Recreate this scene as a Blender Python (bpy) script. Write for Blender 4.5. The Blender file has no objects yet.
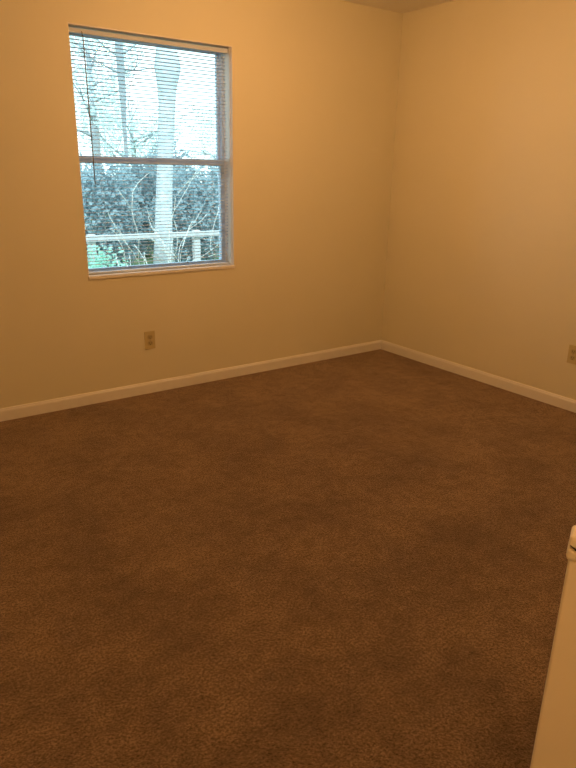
import bpy, bmesh, math, random
from mathutils import Vector, Matrix

C = bpy.context.scene.collection
S = bpy.context.scene
V = Vector

# ------------------------------------------------------------------ camera
cam_d = bpy.data.cameras.new('camera')
cam = bpy.data.objects.new('camera', cam_d)
C.objects.link(cam)
right = V((0.81464393, -0.57969001, 0.01774129))
up = V((0.17066084, 0.26884294, 0.94794428))
fwd = V((0.55428345, 0.76920931, -0.31794165))
m = Matrix((right, up, -fwd)).transposed().to_4x4()
m.translation = V((-3.5729, -3.6584, 1.373))
cam.matrix_world = m
cam_d.sensor_fit = 'VERTICAL'
cam_d.sensor_height = 32
cam_d.lens = 32 * 633.7 / 768
cam_d.clip_start = 0.02
S.camera = cam

# ------------------------------------------------------------------ light
S.view_settings.view_transform = 'Standard'
S.view_settings.look = 'None'
S.view_settings.gamma = 1
S.view_settings.use_curve_mapping = False
S.view_settings.exposure = 0.0

world = bpy.data.worlds.new('bright_overcast_sky')
S.world = world
world.use_nodes = True
bg = world.node_tree.nodes['Background']
bg.inputs['Color'].default_value = (0.78, 0.95, 1.0, 1)
bg.inputs['Strength'].default_value = 2.6

sun_d = bpy.data.lights.new('sun', 'SUN')
sun_d.energy = 3.0
sun_d.color = (0.85, 0.97, 1.0)
sun_d.angle = math.radians(6)
sun = bpy.data.objects.new('sun', sun_d)
C.objects.link(sun)
sun.rotation_euler = V((0.25, 0.75, -1.0)).to_track_quat('-Z', 'Y').to_euler()

LAMP_COL = (1.0, 0.50, 0.19)
LAMP_W = 37.5
LAMP_POS = (-1.58, -1.36, 2.44)

# ------------------------------------------------------------------ materials
def mat(name, col, rough=0.6, spec=0.3, vary=None, scale=8, bump=0, bscale=60, metal=0, detail=4, bdist=0.01):
    M = bpy.data.materials.new(name)
    M.use_nodes = True
    nt = M.node_tree
    b = nt.nodes['Principled BSDF']
    b.inputs['Base Color'].default_value = (*col, 1)
    b.inputs['Roughness'].default_value = rough
    b.inputs['Specular IOR Level'].default_value = spec
    b.inputs['Metallic'].default_value = metal
    tc = nt.nodes.new('ShaderNodeTexCoord')
    if vary:
        n = nt.nodes.new('ShaderNodeTexNoise')
        n.inputs['Scale'].default_value = scale
        n.inputs['Detail'].default_value = detail
        r = nt.nodes.new('ShaderNodeValToRGB')
        r.color_ramp.elements[0].position = 0.3
        r.color_ramp.elements[1].position = 0.7
        r.color_ramp.elements[0].color = (*col, 1)
        r.color_ramp.elements[1].color = (*vary, 1)
        nt.links.new(tc.outputs['Object'], n.inputs['Vector'])
        nt.links.new(n.outputs['Fac'], r.inputs['Fac'])
        nt.links.new(r.outputs['Color'], b.inputs['Base Color'])
    if bump:
        n2 = nt.nodes.new('ShaderNodeTexNoise')
        n2.inputs['Scale'].default_value = bscale
        n2.inputs['Detail'].default_value = 3
        bp = nt.nodes.new('ShaderNodeBump')
        bp.inputs['Strength'].default_value = bump
        bp.inputs['Distance'].default_value = bdist
        nt.links.new(tc.outputs['Object'], n2.inputs['Vector'])
        nt.links.new(n2.outputs['Fac'], bp.inputs['Height'])
        nt.links.new(bp.outputs['Normal'], b.inputs['Normal'])
    return M

def carpet_mat():
    M = bpy.data.materials.new('brown_carpet')
    M.use_nodes = True
    nt = M.node_tree
    b = nt.nodes['Principled BSDF']
    b.inputs['Roughness'].default_value = 1
    b.inputs['Specular IOR Level'].default_value = 0.0
    b.inputs['Sheen Weight'].default_value = 0.55
    b.inputs['Sheen Roughness'].default_value = 0.5
    b.inputs['Sheen Tint'].default_value = (1, 0.75, 0.5, 1)
    tc = nt.nodes.new('ShaderNodeTexCoord')
    def noise(scale, detail, rough=0.5):
        n = nt.nodes.new('ShaderNodeTexNoise')
        n.inputs['Scale'].default_value = scale
        n.inputs['Detail'].default_value = detail
        n.inputs['Roughness'].default_value = rough
        nt.links.new(tc.outputs['Object'], n.inputs['Vector'])
        return n
    big = noise(3.2, 6, 0.65)
    fine = noise(125, 3, 0.9)
    mid = noise(17, 5, 0.75)
    def ramp(n, a, c0, bb, c1):
        r = nt.nodes.new('ShaderNodeValToRGB')
        r.color_ramp.elements[0].position = a
        r.color_ramp.elements[1].position = bb
        r.color_ramp.elements[0].color = (*c0, 1)
        r.color_ramp.elements[1].color = (*c1, 1)
        nt.links.new(n.outputs['Fac'], r.inputs['Fac'])
        return r
    rb = ramp(big, 0.36, (0.118, 0.080, 0.060), 0.62, (0.245, 0.169, 0.110))
    rm = ramp(mid, 0.36, (0.66, 0.62, 0.60), 0.62, (1.22, 1.22, 1.2))
    rf = ramp(fine, 0.40, (0.22, 0.19, 0.17), 0.60, (1.55, 1.55, 1.55))
    def mul(a, c):
        x = nt.nodes.new('ShaderNodeMix')
        x.data_type = 'RGBA'
        x.blend_type = 'MULTIPLY'
        x.inputs['Factor'].default_value = 1
        nt.links.new(a, x.inputs['A'])
        nt.links.new(c, x.inputs['B'])
        return x.outputs['Result']
    c = mul(mul(rb.outputs['Color'], rm.outputs['Color']), rf.outputs['Color'])
    nt.links.new(c, b.inputs['Base Color'])
    add = nt.nodes.new('ShaderNodeMath')
    add.operation = 'ADD'
    nt.links.new(fine.outputs['Fac'], add.inputs[0])
    nt.links.new(mid.outputs['Fac'], add.inputs[1])
    bp = nt.nodes.new('ShaderNodeBump')
    bp.inputs['Strength'].default_value = 0.9
    bp.inputs['Distance'].default_value = 0.012
    nt.links.new(add.outputs[0], bp.inputs['Height'])
    nt.links.new(bp.outputs['Normal'], b.inputs['Normal'])
    return M

def glass_mat():
    M = bpy.data.materials.new('clear_window_glass')
    M.use_nodes = True
    nt = M.node_tree
    nt.nodes.remove(nt.nodes['Principled BSDF'])
    out = nt.nodes['Material Output']
    tr = nt.nodes.new('ShaderNodeBsdfTransparent')
    tr.inputs['Color'].default_value = (0.93, 0.98, 0.98, 1)
    gl = nt.nodes.new('ShaderNodeBsdfGlossy')
    gl.inputs['Roughness'].default_value = 0.02
    fr = nt.nodes.new('ShaderNodeFresnel')
    fr.inputs['IOR'].default_value = 1.12
    mx = nt.nodes.new('ShaderNodeMixShader')
    nt.links.new(fr.outputs[0], mx.inputs[0])
    nt.links.new(tr.outputs[0], mx.inputs[1])
    nt.links.new(gl.outputs[0], mx.inputs[2])
    nt.links.new(mx.outputs[0], out.inputs['Surface'])
    return M

def slat_mat():
    M = bpy.data.materials.new('daylight_tinted_slat')
    M.use_nodes = True
    nt = M.node_tree
    b = nt.nodes['Principled BSDF']
    b.inputs['Base Color'].default_value = (0.58, 0.66, 0.78, 1)  # white slats blued, outdoor daylight put into the base colour
    b.inputs['Roughness'].default_value = 0.85
    b.inputs['Specular IOR Level'].default_value = 0.05
    out = nt.nodes['Material Output']
    tl = nt.nodes.new('ShaderNodeBsdfTranslucent')
    tl.inputs['Color'].default_value = (0.75, 0.78, 0.82, 1)
    mx = nt.nodes.new('ShaderNodeMixShader')
    mx.inputs[0].default_value = 0.05
    nt.links.new(b.outputs[0], mx.inputs[1])
    nt.links.new(tl.outputs[0], mx.inputs[2])
    nt.links.new(mx.outputs[0], out.inputs['Surface'])
    return M

M_wall = mat('cream_wall_paint', (0.74, 0.70, 0.51), 0.55, 0.3, (0.76, 0.715, 0.525), 3, 0.06, 140)
M_ceil = mat('ceiling_paint', (0.90, 0.87, 0.80), 0.9, 0.1, None, 8, 0.25, 90)
M_trim = mat('white_trim_paint', (0.80, 0.78, 0.72), 0.35, 0.4, (0.83, 0.80, 0.74), 5)
M_carpet = carpet_mat()
M_glass = glass_mat()
M_slat = slat_mat()
M_vinyl = mat('daylight_tinted_vinyl', (0.60, 0.72, 0.88), 0.6, 0.2, (0.58, 0.70, 0.85), 12)  # blue tint on white vinyl stands in for window glare and daylight
M_rail = mat('daylight_tinted_metal', (0.64, 0.72, 0.84), 0.5, 0.3, (0.62, 0.70, 0.82), 15)  # white metal with a cool daylight cast painted into its colour
M_wand = mat('clear_grey_wand', (0.22, 0.23, 0.24), 0.2, 0.5, (0.26, 0.27, 0.27), 20)
M_cord = mat('white_cord', (0.75, 0.76, 0.78), 0.8, 0.1, (0.68, 0.69, 0.7), 80)
M_plate = mat('almond_plastic', (0.56, 0.48, 0.25), 0.4, 0.3, (0.58, 0.50, 0.27), 40)
M_recept = mat('tan_plastic', (0.44, 0.37, 0.20), 0.4, 0.3, (0.46, 0.39, 0.21), 40)
M_slot = mat('dark_slot', (0.03, 0.025, 0.02), 0.8, 0.1, (0.05, 0.04, 0.03), 60)
M_screw = mat('brass_screw', (0.30, 0.25, 0.16), 0.35, 0.5, (0.34, 0.28, 0.18), 60, metal=0.6)
M_cream = mat('cream_post_paint', (0.80, 0.74, 0.62), 0.5, 0.3, (0.76, 0.70, 0.58), 6)
M_iron = mat('dark_iron', (0.03, 0.022, 0.018), 0.6, 0.3, (0.05, 0.035, 0.025), 70)
M_bark = mat('pale_bark', (0.44, 0.50, 0.55), 0.95, 0.05, (0.56, 0.61, 0.65), 5, 0.7, 9, bdist=0.05)
M_bark2 = mat('grey_bark', (0.36, 0.41, 0.45), 0.95, 0.05, (0.46, 0.50, 0.53), 6, 0.6, 12, bdist=0.03)
M_twig = mat('silvery_twig', (0.62, 0.64, 0.62), 0.8, 0.1, (0.72, 0.73, 0.70), 9)
M_fence = mat('weathered_fence_wood', (0.42, 0.44, 0.46), 0.9, 0.05, (0.52, 0.53, 0.54), 7)
M_lawn = mat('lawn', (0.10, 0.17, 0.09), 1, 0, (0.17, 0.22, 0.13), 3, 0.8, 25, bdist=0.05)
M_roof = mat('grey_roof_panel', (0.3, 0.3, 0.3), 0.9)
def leaf_mat(name, a, b):
    M = mat(name, a, 0.6, 0.3, b, 2.5)
    nt = M.node_tree
    out = nt.nodes['Material Output']
    tl = nt.nodes.new('ShaderNodeBsdfTranslucent')
    tl.inputs['Color'].default_value = (*[min(1, x * 1.5) for x in b], 1)
    mx = nt.nodes.new('ShaderNodeMixShader')
    mx.inputs[0].default_value = 0.4
    nt.links.new(nt.nodes['Principled BSDF'].outputs[0], mx.inputs[1])
    nt.links.new(tl.outputs[0], mx.inputs[2])
    nt.links.new(mx.outputs[0], out.inputs['Surface'])
    return M
M_leaf_dark = leaf_mat('dark_leaf', (0.22, 0.32, 0.36), (0.36, 0.46, 0.50))
M_leaf_green = leaf_mat('fresh_leaf', (0.24, 0.46, 0.38), (0.38, 0.62, 0.54))
M_leaf_pale = leaf_mat('pale_leaf', (0.56, 0.74, 0.76), (0.66, 0.82, 0.84))

# ------------------------------------------------------------------ helpers
def box(bm, x0, x1, y0, y1, z0, z1, bev=0, seg=2):
    vs = [bm.verts.new((x, y, z)) for x in (x0, x1) for y in (y0, y1) for z in (z0, z1)]
    idx = [(0, 1, 3, 2), (4, 6, 7, 5), (0, 4, 5, 1), (2, 3, 7, 6), (0, 2, 6, 4), (1, 5, 7, 3)]
    fs = [bm.faces.new([vs[i] for i in q]) for q in idx]
    if bev:
        es = list({e for f in fs for e in f.edges})
        bmesh.ops.bevel(bm, geom=es, offset=bev, segments=seg, profile=0.5, affect='EDGES')

def tube(bm, pts, rad, seg=8):
    pts = [V(p) for p in pts]
    rings = []
    for i, p in enumerate(pts):
        a = pts[max(0, i - 1)]
        c = pts[min(len(pts) - 1, i + 1)]
        d = (c - a).normalized()
        ref = V((0, 0, 1)) if abs(d.z) < 0.9 else V((1, 0, 0))
        s = d.cross(ref).normalized()
        t = d.cross(s).normalized()
        r = rad[i] if isinstance(rad, (list, tuple)) else rad
        rings.append([bm.verts.new(p + (s * math.cos(k * 2 * math.pi / seg) + t * math.sin(k * 2 * math.pi / seg)) * r) for k in range(seg)])
    for a, c in zip(rings, rings[1:]):
        for k in range(seg):
            bm.faces.new((a[k], a[(k + 1) % seg], c[(k + 1) % seg], c[k]))
    bm.faces.new(rings[0])
    bm.faces.new(rings[-1])

def extrude_profile(bm, prof, A, B, n):
    """profile (out, z) swept from A to B, out along the unit vector n"""
    A, B, n = V(A), V(B), V(n)
    ra = [bm.verts.new(A + n * p[0] + V((0, 0, p[1]))) for p in prof]
    rb = [bm.verts.new(B + n * p[0] + V((0, 0, p[1]))) for p in prof]
    k = len(prof)
    for i in range(k):
        bm.faces.new((ra[i], ra[(i + 1) % k], rb[(i + 1) % k], rb[i]))
    bm.faces.new(ra)
    bm.faces.new(rb)

def obj(name, bm, material, parent=None, kind=None, smooth=False):
    bmesh.ops.recalc_face_normals(bm, faces=bm.faces)
    me = bpy.data.meshes.new(name)
    bm.to_mesh(me)
    bm.free()
    me.materials.append(material)
    if smooth:
        for p in me.polygons:
            p.use_smooth = True
    o = bpy.data.objects.new(name, me)
    C.objects.link(o)
    if parent:
        o.parent = parent
    if kind:
        o['kind'] = kind
    return o

def tag(o, label, cat, group=None):
    o['label'] = label
    o['category'] = cat
    if group:
        o['group'] = group
    return o

def thing(name, label, cat, loc=(0, 0, 0), rotz=0, group=None):
    o = bpy.data.objects.new(name, None)
    o.empty_display_size = 0.1
    C.objects.link(o)
    o.location = loc
    o.rotation_euler = (0, 0, rotz)
    return tag(o, label, cat, group)

# ------------------------------------------------------------------ room shell
X0, Y0, H = -4.05, -4.25, 2.44
T = 0.16
WX0, WX1, WZ0, WZ1 = -2.374, -1.396, 0.7734, 2.080     # window opening

bm = bmesh.new(); box(bm, X0 - T, T, Y0 - T, T, -0.2, 0); obj('floor', bm, M_carpet, kind='structure')
bm = bmesh.new(); box(bm, X0 - T, T, Y0 - T, T, H, H + 0.2); obj('ceiling', bm, M_ceil, kind='structure')
bm = bmesh.new()
box(bm, X0 - T, WX0, 0, T, 0, H)
box(bm, WX1, T, 0, T, 0, H)
box(bm, WX0, WX1, 0, T, 0, WZ0)
box(bm, WX0, WX1, 0, T, WZ1, H)
obj('wall_back', bm, M_wall, kind='structure')
bm = bmesh.new(); box(bm, 0, T, Y0 - T, 0, 0, H); obj('wall_right', bm, M_wall, kind='structure')
bm = bmesh.new(); box(bm, X0 - T, X0, Y0 - T, 0, 0, H); obj('wall_left', bm, M_wall, kind='structure')
bm = bmesh.new(); box(bm, X0, 0, Y0 - T, Y0, 0, H); obj('wall_front', bm, M_wall, kind='structure')

bp = [(0, 0), (0.010, 0), (0.010, 0.053), (0.009, 0.061), (0.006, 0.067), (0.005, 0.0725), (0.003, 0.0745), (0, 0.0745)]
def base(name, A, B, n):
    bm = bmesh.new()
    extrude_profile(bm, bp, A, B, n)
    return obj(name, bm, M_trim, kind='structure')
base('baseboard_back', (X0, 0, 0), (0, 0, 0), (0, -1, 0))
base('baseboard_right', (0, -0.013, 0), (0, Y0, 0), (-1, 0, 0))
base('baseboard_left', (X0, -0.013, 0), (X0, Y0, 0), (1, 0, 0))
base('baseboard_front', (X0 + 0.013, Y0, 0), (-0.013, Y0, 0), (0, 1, 0))

# ------------------------------------------------------------------ window
win = bpy.data.objects.new('window_1', None)
C.objects.link(win)
win['kind'] = 'structure'
win.location = (0, 0, 0)
bm = bmesh.new()      # white painted lining of the opening
box(bm, WX0, WX0 + 0.003, 0.001, T, WZ0, WZ1)
box(bm, WX1 - 0.003, WX1, 0.001, T, WZ0, WZ1)
box(bm, WX1 - 0.007, WX1 - 0.003, 0.018, 0.030, WZ0, WZ1, 0.002, 1)
box(bm, WX0 + 0.003, WX1 - 0.003, 0.001, T, WZ1 - 0.006, WZ1)
obj('window_lining', bm, M_trim, win, kind='structure')
bm = bmesh.new()
box(bm, WX0 - 0.002, WX1 + 0.004, -0.008, T, WZ0 - 0.016, WZ0 + 0.004, 0.003)
obj('window_sill', bm, M_trim, win, kind='structure')
F0, F1 = 0.105, 0.15
def ring(bm, x0, x1, z0, z1, w, y0, y1, wb=None, wt=None):
    wb = wb or w
    wt = wt or w
    box(bm, x0, x0 + w, y0, y1, z0, z1)
    box(bm, x1 - w, x1, y0, y1, z0, z1)
    box(bm, x0 + w, x1 - w, y0, y1, z0, z0 + wb)
    box(bm, x0 + w, x1 - w, y0, y1, z1 - wt, z1)
ix0, ix1, iz0, iz1 = WX0 + 0.003, WX1 - 0.003, WZ0 + 0.004, WZ1 - 0.006
bm = bmesh.new(); ring(bm, ix0, ix1, iz0, iz1, 0.017, F0, T, 0.011)
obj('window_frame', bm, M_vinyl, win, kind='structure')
ZM = 1.418
bm = bmesh.new(); ring(bm, ix0 + 0.017, ix1 - 0.017, ZM - 0.020, iz1 - 0.014, 0.014, 0.130, 0.155, 0.03)
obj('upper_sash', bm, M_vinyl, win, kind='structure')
bm = bmesh.new(); ring(bm, ix0 + 0.017, ix1 - 0.017, iz0 + 0.011, ZM + 0.019, 0.015, 0.100, 0.128, 0.015, 0.038)
box(bm, -1.93, -1.85, 0.088, 0.100, ZM + 0.002, ZM + 0.012, 0.002, 1)
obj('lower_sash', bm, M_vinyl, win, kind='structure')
bm = bmesh.new(); box(bm, ix0 + 0.024, ix1 - 0.024, 0.141, 0.144, ZM, iz1 - 0.03)
obj('glass_pane', bm, M_glass, win, kind='structure')
bm = bmesh.new(); box(bm, ix0 + 0.024, ix1 - 0.024, 0.113, 0.116, iz0 + 0.022, ZM - 0.006)
obj('glass_pane', bm, M_glass, win, kind='structure')

# ------------------------------------------------------------------ mini blind
BX0, BX1 = WX0 + 0.008, WX1 - 0.014
BY = 0.056
blind = thing('venetian_blind', 'white mini blind with open slats hanging inside the window opening', 'window blind', (0.5 * (BX0 + BX1), BY, WZ0 + 0.006))
def inv(bm):
    bmesh.ops.translate(bm, verts=bm.verts, vec=-V(blind.location))
    return bm
bm = bmesh.new()
box(bm, BX0 - 0.002, BX1 - 0.006, BY - 0.0135, BY + 0.0135, WZ1 - 0.036, WZ1 - 0.012, 0.002)
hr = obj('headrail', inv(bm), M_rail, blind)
for sx in (BX0 - 0.0042, BX1 + 0.020):
    bm = bmesh.new()
    if sx > BX0:
        box(bm, BX1 - 0.010, BX1 + 0.0105, BY - 0.016, BY + 0.014, WZ1 - 0.037, WZ1 - 0.007, 0.007, 3)
    else:
        box(bm, WX0 + 0.0035, BX0 - 0.002, BY - 0.016, BY + 0.014, WZ1 - 0.036, WZ1 - 0.007, 0.0003, 1)
    b_ = obj('bracket', inv(bm), M_rail, blind)
ztop, zbot, pitch = WZ1 - 0.046, WZ0 + 0.030, 0.0197
bm = bmesh.new()
n = int((ztop - zbot) / pitch)
random.seed(4)
for i in range(n):
    z = ztop - i * pitch
    sagl, sagr = random.uniform(-.0006, .0006), random.uniform(-.0006, .0006)
    tilt = math.radians(-1.5 + random.uniform(-1.2, 1.2))
    prof = []
    for k in range(6):
        u = (k / 5 - 0.5)
        prof.append((u * 0.025, 0.0024 * (1 - 4 * u * u)))
    ra, rb, ra2, rb2 = [], [], [], []
    for (dy, dz) in prof:
        y = dy * math.cos(tilt) - dz * math.sin(tilt)
        zz = dz * math.cos(tilt) + dy * math.sin(tilt)
        ra.append(bm.verts.new((BX0, BY + y, z + zz + sagl)))
        rb.append(bm.verts.new((BX1, BY + y, z + zz + sagr)))
        ra2.append(bm.verts.new((BX0, BY + y, z + zz + sagl - 0.0004)))
        rb2.append(bm.verts.new((BX1, BY + y, z + zz + sagr - 0.0004)))
    for k in range(5):
        bm.faces.new((ra[k], ra[k + 1], rb[k + 1], rb[k]))
        bm.faces.new((ra2[k], rb2[k], rb2[k + 1], ra2[k + 1]))
    bm.faces.new((ra[0], rb[0], rb2[0], ra2[0]))
    bm.faces.new((ra[5], ra2[5], rb2[5], rb[5]))
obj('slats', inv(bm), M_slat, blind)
bm = bmesh.new(); box(bm, BX0, BX1, BY - 0.0125, BY + 0.0125, WZ0 + 0.006, WZ0 + 0.018, 0.003)
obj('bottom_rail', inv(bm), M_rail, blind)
for cx in (BX0 + 0.13, 0.5 * (BX0 + BX1), BX1 - 0.11):
    bm = bmesh.new()
    for dy in (-0.0135, 0.0135):
        tube(bm, [(cx, BY + dy, WZ0 + 0.018), (cx, BY + dy, WZ1 - 0.034)], 0.0005, 5)
    for i in range(n):
        z = ztop - i * pitch - 0.001
        tube(bm, [(cx, BY - 0.0135, z), (cx, BY + 0.0135, z)], 0.0004, 4)
    obj('ladder_cord', inv(bm), M_cord, blind)
wx = BX0 + 0.075
bm = bmesh.new()
tube(bm, [(wx, BY - 0.020, WZ1 - 0.045), (wx, BY - 0.030, WZ1 - 0.06), (wx + 0.004, BY - 0.031, 1.66), (wx + 0.006, BY - 0.031, 1.285)], 0.0034, 8)
tube(bm, [(wx, BY - 0.013, WZ1 - 0.026), (wx, BY - 0.021, WZ1 - 0.030), (wx, BY - 0.020, WZ1 - 0.046)], 0.002, 6)
w = obj('tilt_wand', inv(bm), M_wand, blind, smooth=True)
w['label'] = 'thin grey tilt wand'

# ------------------------------------------------------------------ outlets
def outlet(loc, rotz, label):
    t = thing('wall_outlet', label, 'electrical outlet', loc, rotz, 'almond wall outlets')
    bm = bmesh.new(); box(bm, -0.035, 0.035, -0.0055, 0, -0.057, 0.057, 0.003)
    obj('cover_plate', bm, M_plate, t)
    for s in (1, -1):
        bm = bmesh.new()
        prof = []
        for k in range(20):
            a = k * 2 * math.pi / 20
            prof.append((0.0172 * math.cos(a), max(-0.0135, min(0.0135, 0.0172 * math.sin(a)))))
        f1 = [bm.verts.new((x, -0.0075, 0.0195 * s + z)) for x, z in prof]
        f0 = [bm.verts.new((x, -0.005, 0.0195 * s + z)) for x, z in prof]
        bm.faces.new(f1)
        for k in range(20):
            bm.faces.new((f0[k], f0[(k + 1) % 20], f1[(k + 1) % 20], f1[k]))
        r = obj('receptacle', bm, M_recept, t)
        for q, (x, w_, h_) in enumerate(((-0.0063, 0.0022, 0.009), (0.0063, 0.0022, 0.0075))):
            bm = bmesh.new(); box(bm, x - w_ / 2, x + w_ / 2, -0.0079, -0.0073, 0.0195 * s + 0.002 - h_ / 2, 0.0195 * s + 0.002 + h_ / 2)
            obj('slot', bm, M_slot, r)
        bm = bmesh.new(); tube(bm, [(0, -0.0079, 0.0195 * s - 0.0075), (0, -0.0073, 0.0195 * s - 0.0075)], 0.0026, 10)
        obj('ground_hole', bm, M_slot, r)
    bm = bmesh.new(); tube(bm, [(0, -0.0068, 0), (0, -0.005, 0)], 0.0032, 12)
    obj('screw', bm, M_screw, t)
    return t
outlet((-2.019, 0, 0.349), 0, 'almond wall outlet below the window, low on the window wall')
outlet((0, -1.6577, 0.350), -math.pi / 2, 'almond wall outlet on the right-hand wall, cut by the photo edge')

# ------------------------------------------------------------------ painted post at the right edge
yw = math.radians(58)
nv = V((math.sin(yw), math.cos(yw), 0)); sv = V((math.cos(yw), -math.sin(yw), 0))
PC = V((-3.5729, -3.6584, 0)) + nv * 0.735 + sv * 0.1275
post = thing('newel_post', 'cream painted square post with a rounded cap at the right edge', 'post', PC, -yw - 0.10)
def sq(bm, hw, hd, z0, z1, bev):
    box(bm, -hw, hw, -hd, hd, z0, z1, bev, 3)
bm = bmesh.new(); sq(bm, 0.0605, 0.0135, 0, 0.942, 0.004)
obj('shaft', bm, M_cream, post)
bm = bmesh.new(); sq(bm, 0.0638, 0.0165, 0.941, 0.959, 0.0055)
obj('collar', bm, M_cream, post)
bm = bmesh.new(); sq(bm, 0.0632, 0.0165, 0.957, 0.976, 0.005)
obj('cap', bm, M_cream, post)
bm = bmesh.new()
pts = [(-0.064, 0.976), (-0.056, 0.974), (-0.050, 0.9735), (-0.030, 0.970), (0.0, 0.972), (0.02, 0.969), (0.0, 0.962), (-0.03, 0.962), (-0.047, 0.9655), (-0.056, 0.9675), (-0.052, 0.9695), (-0.057, 0.9725)]
pts = [(x + 0.003, 0.970 + (z - 0.970) * 1.6 - 0.016) for x, z in pts]
a = [bm.verts.new((x, -0.0180, z)) for x, z in pts]
b = [bm.verts.new((x, -0.0135, z)) for x, z in pts]
bm.faces.new(a)
for k in range(len(pts)):
    bm.faces.new((a[k], a[(k + 1) % len(pts)], b[(k + 1) % len(pts)], b[k]))
o = obj('latch', bm, M_iron, post)
o['label'] = 'dark metal latch below the cap'

# ------------------------------------------------------------------ ceiling light (out of frame, lights the room)
lx, ly, lz = LAMP_POS
lamp = thing('ceiling_light', 'round white ceiling light in the middle of the room', 'ceiling light', LAMP_POS)
bm = bmesh.new(); tube(bm, [(0, 0, 0), (0, 0, -0.025)], 0.09, 40)
tube(bm, [(0, 0, -0.02), (0, 0, -0.12)], 0.012, 12)
tube(bm, [(-0.10, 0, -0.125), (0.10, 0, -0.125)], 0.012, 12)
obj('lamp_base', bm, M_rail, lamp)
M_bulb = bpy.data.materials.new('warm_bulb_glass')
M_bulb.use_nodes = True
_b = M_bulb.node_tree.nodes['Principled BSDF']
_b.inputs['Emission Color'].default_value = (*LAMP_COL, 1)
_b.inputs['Emission Strength'].default_value = 4
for dx in (-0.09, 0.09):
    bm = bmesh.new()
    bmesh.ops.create_uvsphere(bm, u_segments=16, v_segments=10, radius=0.03)
    bmesh.ops.translate(bm, verts=bm.verts, vec=(dx, 0, -0.165))
    obj('bulb', bm, M_bulb, lamp, smooth=True)
ld = bpy.data.lights.new('bulb_light', 'POINT')
ld.energy = LAMP_W
ld.color = LAMP_COL
ld.shadow_soft_size = 0.09
lo = bpy.data.objects.new('bulb_light', ld)
C.objects.link(lo)
lo.location = (lx, ly, lz - 0.25)

# added fill light behind the camera to brighten the post, shaped as a fixture
entry = thing('ceiling_light', 'small added fill light, unseen behind the camera', 'ceiling light', (-3.75, -3.95, 2.44))
bm = bmesh.new(); tube(bm, [(0, 0, 0), (0, 0, -0.02)], 0.09, 32)
obj('lamp_base', bm, M_rail, entry)
bm = bmesh.new()
bmesh.ops.create_uvsphere(bm, u_segments=16, v_segments=10, radius=0.028)
bmesh.ops.translate(bm, verts=bm.verts, vec=(0, 0, -0.045))
obj('bulb', bm, M_bulb, entry, smooth=True)
ld = bpy.data.lights.new('entry_fill_light', 'POINT')
ld.energy = 17
ld.color = LAMP_COL
ld.shadow_soft_size = 0.06
lo = bpy.data.objects.new('entry_fill_light', ld)
C.objects.link(lo)
lo.location = (-3.75, -3.95, 2.27)

# ------------------------------------------------------------------ outside
G = -0.7
bm = bmesh.new(); box(bm, -12, 40, T + 0.05, 70, G - 0.3, G); obj('ground', bm, M_lawn, kind='structure')

def leaves(bm, rnd, center, rad, count, size, shell=0.5):
    for i in range(count):
        while True:
            p = V((rnd.uniform(-1, 1), rnd.uniform(-1, 1), rnd.uniform(-1, 1)))
            if shell < p.length < 1:
                break
        bump_ = 1 + 0.18 * math.sin(5 * p.x + 3 * p.z) * math.cos(4 * p.y - 2 * p.z)
        q = V(center) + V((p.x * rad[0], p.y * rad[1], p.z * rad[2])) * bump_
        d = V((rnd.gauss(0, 1), rnd.gauss(0, 1), rnd.gauss(0, 1))).normalized()
        s = d.orthogonal().normalized()
        L = size * rnd.uniform(0.6, 1.4)
        w_ = L * 0.32
        vs = [bm.verts.new(q), bm.verts.new(q + d * L * 0.5 + s * w_ + d.cross(s) * w_ * .3), bm.verts.new(q + d * L), bm.verts.new(q + d * L * 0.5 - s * w_ + d.cross(s) * w_ * .3)]
        if vs[0].co.z < G + 0.05 or vs[2].co.z < G + 0.05:
            for v in vs:
                bm.verts.remove(v)
            continue
        bm.faces.new(vs)

def local(bm, loc):
    bmesh.ops.translate(bm, verts=bm.verts, vec=-V(loc))
    return bm

def branch(bm, rnd, p, d, r, L, depth, split=3, droop=0.0, minr=0.006):
    pts, rad = [V(p)], [r]
    for k in range(5):
        d = (d + V((rnd.uniform(-.22, .22), rnd.uniform(-.22, .22), rnd.uniform(-.15, .2) - droop))).normalized()
        pts.append(pts[-1] + d * L / 5)
        rad.append(max(minr, r * (1 - 0.13 * (k + 1))))
    tube(bm, pts, rad, 6)
    if depth > 0:
        for k in range(split):
            i = rnd.randint(2, 5)
            nd = (d + V((rnd.uniform(-.9, .9), rnd.uniform(-.9, .9), rnd.uniform(-.3, .7)))).normalized()
            branch(bm, rnd, pts[i], nd, rad[i] * 0.62, L * 0.68, depth - 1, split, droop, minr)

# the large pale trunk
rnd = random.Random(11)
t = thing('tree', 'large pale tree trunk with a swollen knot, seen through the right half of the window', 'tree', (1.9, 8, G))
bm = bmesh.new()
tube(bm, [(1.76, 8, G), (1.78, 8, 0.2), (1.85, 8, 1.2), (1.92, 8, 2.0), (1.96, 8, 2.5), (1.97, 8, 2.75), (1.99, 8, 2.95), (2.0, 8, 3.1), (2.0, 8, 3.25), (1.98, 8, 3.42), (1.97, 8, 3.8), (1.96, 8, 4.6), (1.95, 8, 5.6), (1.95, 8, 7)],
     [0.24, 0.175, 0.155, 0.152, 0.155, 0.175, 0.21, 0.245, 0.225, 0.175, 0.155, 0.14, 0.12, 0.08], 14)
tube(bm, [(1.98, 8, 4.4), (2.3, 8, 4.9), (2.9, 8.2, 5.6)], [0.09, 0.08, 0.05], 10)
tube(bm, [(1.95, 8, 4.6), (1.5, 8, 5.2), (1.0, 7.9, 5.8)], [0.09, 0.07, 0.04], 10)
obj('trunk', local(bm, t.location), M_bark, t, smooth=True)
bm = bmesh.new()
leaves(bm, rnd, (2.0, 8.2, 7.6), (3.0, 2.4, 1.8), 5000, 0.16, 0.2)
obj('foliage', local(bm, t.location), M_leaf_pale, t)

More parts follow.
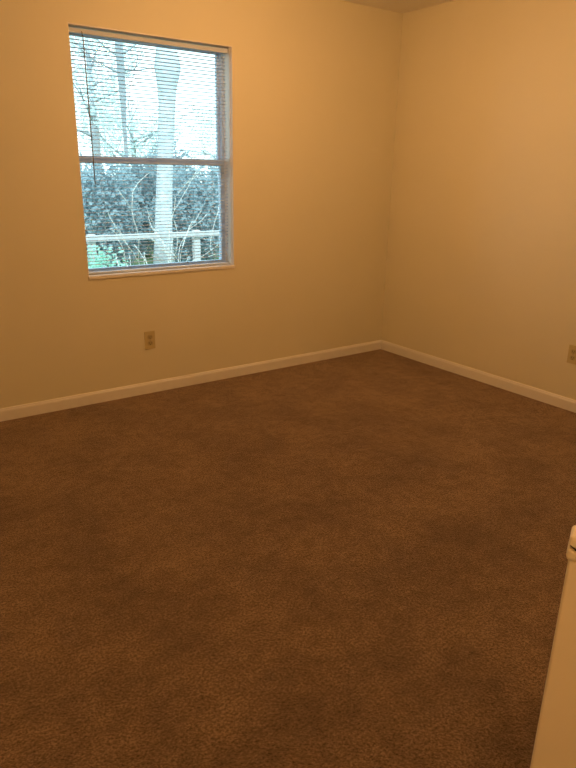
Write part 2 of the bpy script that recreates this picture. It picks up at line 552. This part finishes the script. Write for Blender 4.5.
# slim tree further away, left half of the upper pane
t = thing('tree', 'slim grey tree with short side branches, left of the large pale trunk', 'tree', (3.2, 13, G))
rnd = random.Random(5)
bm = bmesh.new()
tube(bm, [(3.2, 13, G), (3.15, 13, 1.0), (3.12, 13, 2.4), (3.13, 13, 3.2), (3.11, 13, 4.2), (3.12, 13, 4.9), (3.1, 13, 5.6)], [0.05, 0.04, 0.05, 0.085, 0.10, 0.07, 0.03], 10)
for z, dx, L in ((4.0, -1, 1.0), (4.05, 1, .9), (3.6, -1, 1.2), (4.5, 1, .8), (3.7, 1, .8), (4.6, -1, .7), (4.9, 1, .6)):
    branch(bm, rnd, (3.12, 13, z), V((dx, 0, 0.25)).normalized(), 0.03, L, 2, 3)
obj('trunk', local(bm, t.location), M_bark2, t, smooth=True)

# airy pale trees well behind
def leafy_tree(label, x, y, h, rad, n_, size, seed, mm, shell=0.1):
    rnd = random.Random(seed)
    t = thing('tree', label, 'tree', (x, y, G), group='pale leafy trees in the distance')
    bm = bmesh.new()
    tube(bm, [(x, y, G), (x + .1, y, G + h * .4), (x, y, G + h * .9)], [0.16, 0.13, 0.04], 9)
    for k in range(6):
        a = k * 1.05 + seed
        branch(bm, rnd, (x + .05, y, G + h * (0.4 + 0.07 * k)), V((math.cos(a), math.sin(a), 0.6)).normalized(), 0.06, rad[0] * .8, 1, 3)
    obj('trunk', local(bm, t.location), M_bark2, t, smooth=True)
    bm = bmesh.new()
    for k in range(7):
        a = k * 0.9 + seed
        c = (x + math.cos(a) * rad[0] * .55, y + math.sin(a) * rad[1] * .55, G + h * .72 + math.sin(k * 2.3) * rad[2] * .55)
        leaves(bm, rnd, c, (rad[0] * .5, rad[1] * .5, rad[2] * .45), n_ // 7, size, shell)
    obj('foliage', local(bm, t.location), mm, t)
leafy_tree('pale leafy tree in the distance at the left edge of the window', 4.4, 19, 7.6, (1.9, 1.6, 2.2), 2600, 0.16, 3, M_leaf_pale)
leafy_tree('pale leafy tree in the distance at the right edge of the window', 12.6, 24, 5.2, (2.4, 2.0, 1.6), 1600, 0.16, 8, M_leaf_pale)
leafy_tree('pale low tree in the distance between the two trunks', 7.0, 22, 4.6, (2.2, 1.8, 1.2), 2200, 0.15, 15, M_leaf_pale)

# shrubs behind the fence
def bush(label, x, y, rx, h, n_, size, seed, mm, group=None):
    rnd = random.Random(seed)
    t = thing('shrub', label, 'shrub', (x, y, G), group=group)
    bm = bmesh.new()
    for k in range(5):
        a = k * 1.26 + seed
        tube(bm, [(x, y, G), (x + math.cos(a) * rx * .25, y + math.sin(a) * rx * .25, G + h * .45), (x + math.cos(a) * rx * .5, y + math.sin(a) * rx * .5, G + h * .8)], [0.03, 0.022, 0.01], 6)
    obj('stem', local(bm, t.location), M_bark2, t)
    bm = bmesh.new()
    leaves(bm, rnd, (x, y, G + h * .52), (rx, rx * .8, h * .52), n_, size, 0.35)
    obj('foliage', local(bm, t.location), mm, t)
for lab, x, y, h in (('blue-green shrub behind the fence at the left side of the window', 1.0, 9.3, 2.15),
                     ('blue-green shrub behind the fence just right of the large trunk', 3.1, 9.3, 2.1),
                     ('blue-green shrub behind the fence, between the left side and the large trunk', 2.75, 11.4, 2.25),
                     ('blue-green shrub behind the fence at the right side of the window', 5.3, 11.4, 2.35),
                     ('tall blue-green shrub furthest back, directly behind the large trunk', 4.55, 13.6, 2.6)):
    bush(lab, x, y, 0.87, h, 5600, 0.11, 20 + int(x * 3), M_leaf_dark, 'blue-green shrubs behind the fence')
bush('bright green shrub in front of the fence, bottom left of the window', -0.55, 5.2, 0.5, 1.0, 2400, 0.06, 40, M_leaf_green)

# rail fence
FY = 6.6
fence = thing('fence', 'pale wooden rail fence beyond the lower window pane', 'fence', (1.0, FY, G))
bm = bmesh.new(); box(bm, -2.2, 4.6, FY - 0.03, FY + 0.01, 0.245, 0.345, 0.008)
obj('rail', local(bm, fence.location), M_fence, fence)
bm = bmesh.new(); box(bm, -2.2, 4.6, FY - 0.02, FY + 0.01, -0.36, -0.29, 0.008)
obj('rail', local(bm, fence.location), M_fence, fence)
for px in (-1.9, -0.1, 1.79, 3.6):
    bm = bmesh.new(); box(bm, px - 0.06, px + 0.06, FY + 0.01, FY + 0.11, G, 0.36, 0.01)
    obj('post', local(bm, fence.location), M_fence, fence)

# bare silvery shrub close to the window
t = thing('bare_shrub', 'bare shrub with thin silvery twigs in the lower window pane', 'shrub', (-0.45, 3.2, G))
rnd = random.Random(31)
bm = bmesh.new()
for (dx, dz, L, r) in ((0.0, 1, .9, .014), (0.35, 1, .95, .013), (-0.4, 1, .85, .012), (0.75, 1, .8, .011), (-0.8, 0.9, .8, .011), (0.15, 1, 1.0, .013)):
    branch(bm, rnd, (-0.45, 3.2, G), V((dx, rnd.uniform(-.3, .3), dz)).normalized(), r * 0.9, L * 1.15, 3, 2, 0, 0.003)
obj('twigs', local(bm, t.location), M_twig, t)
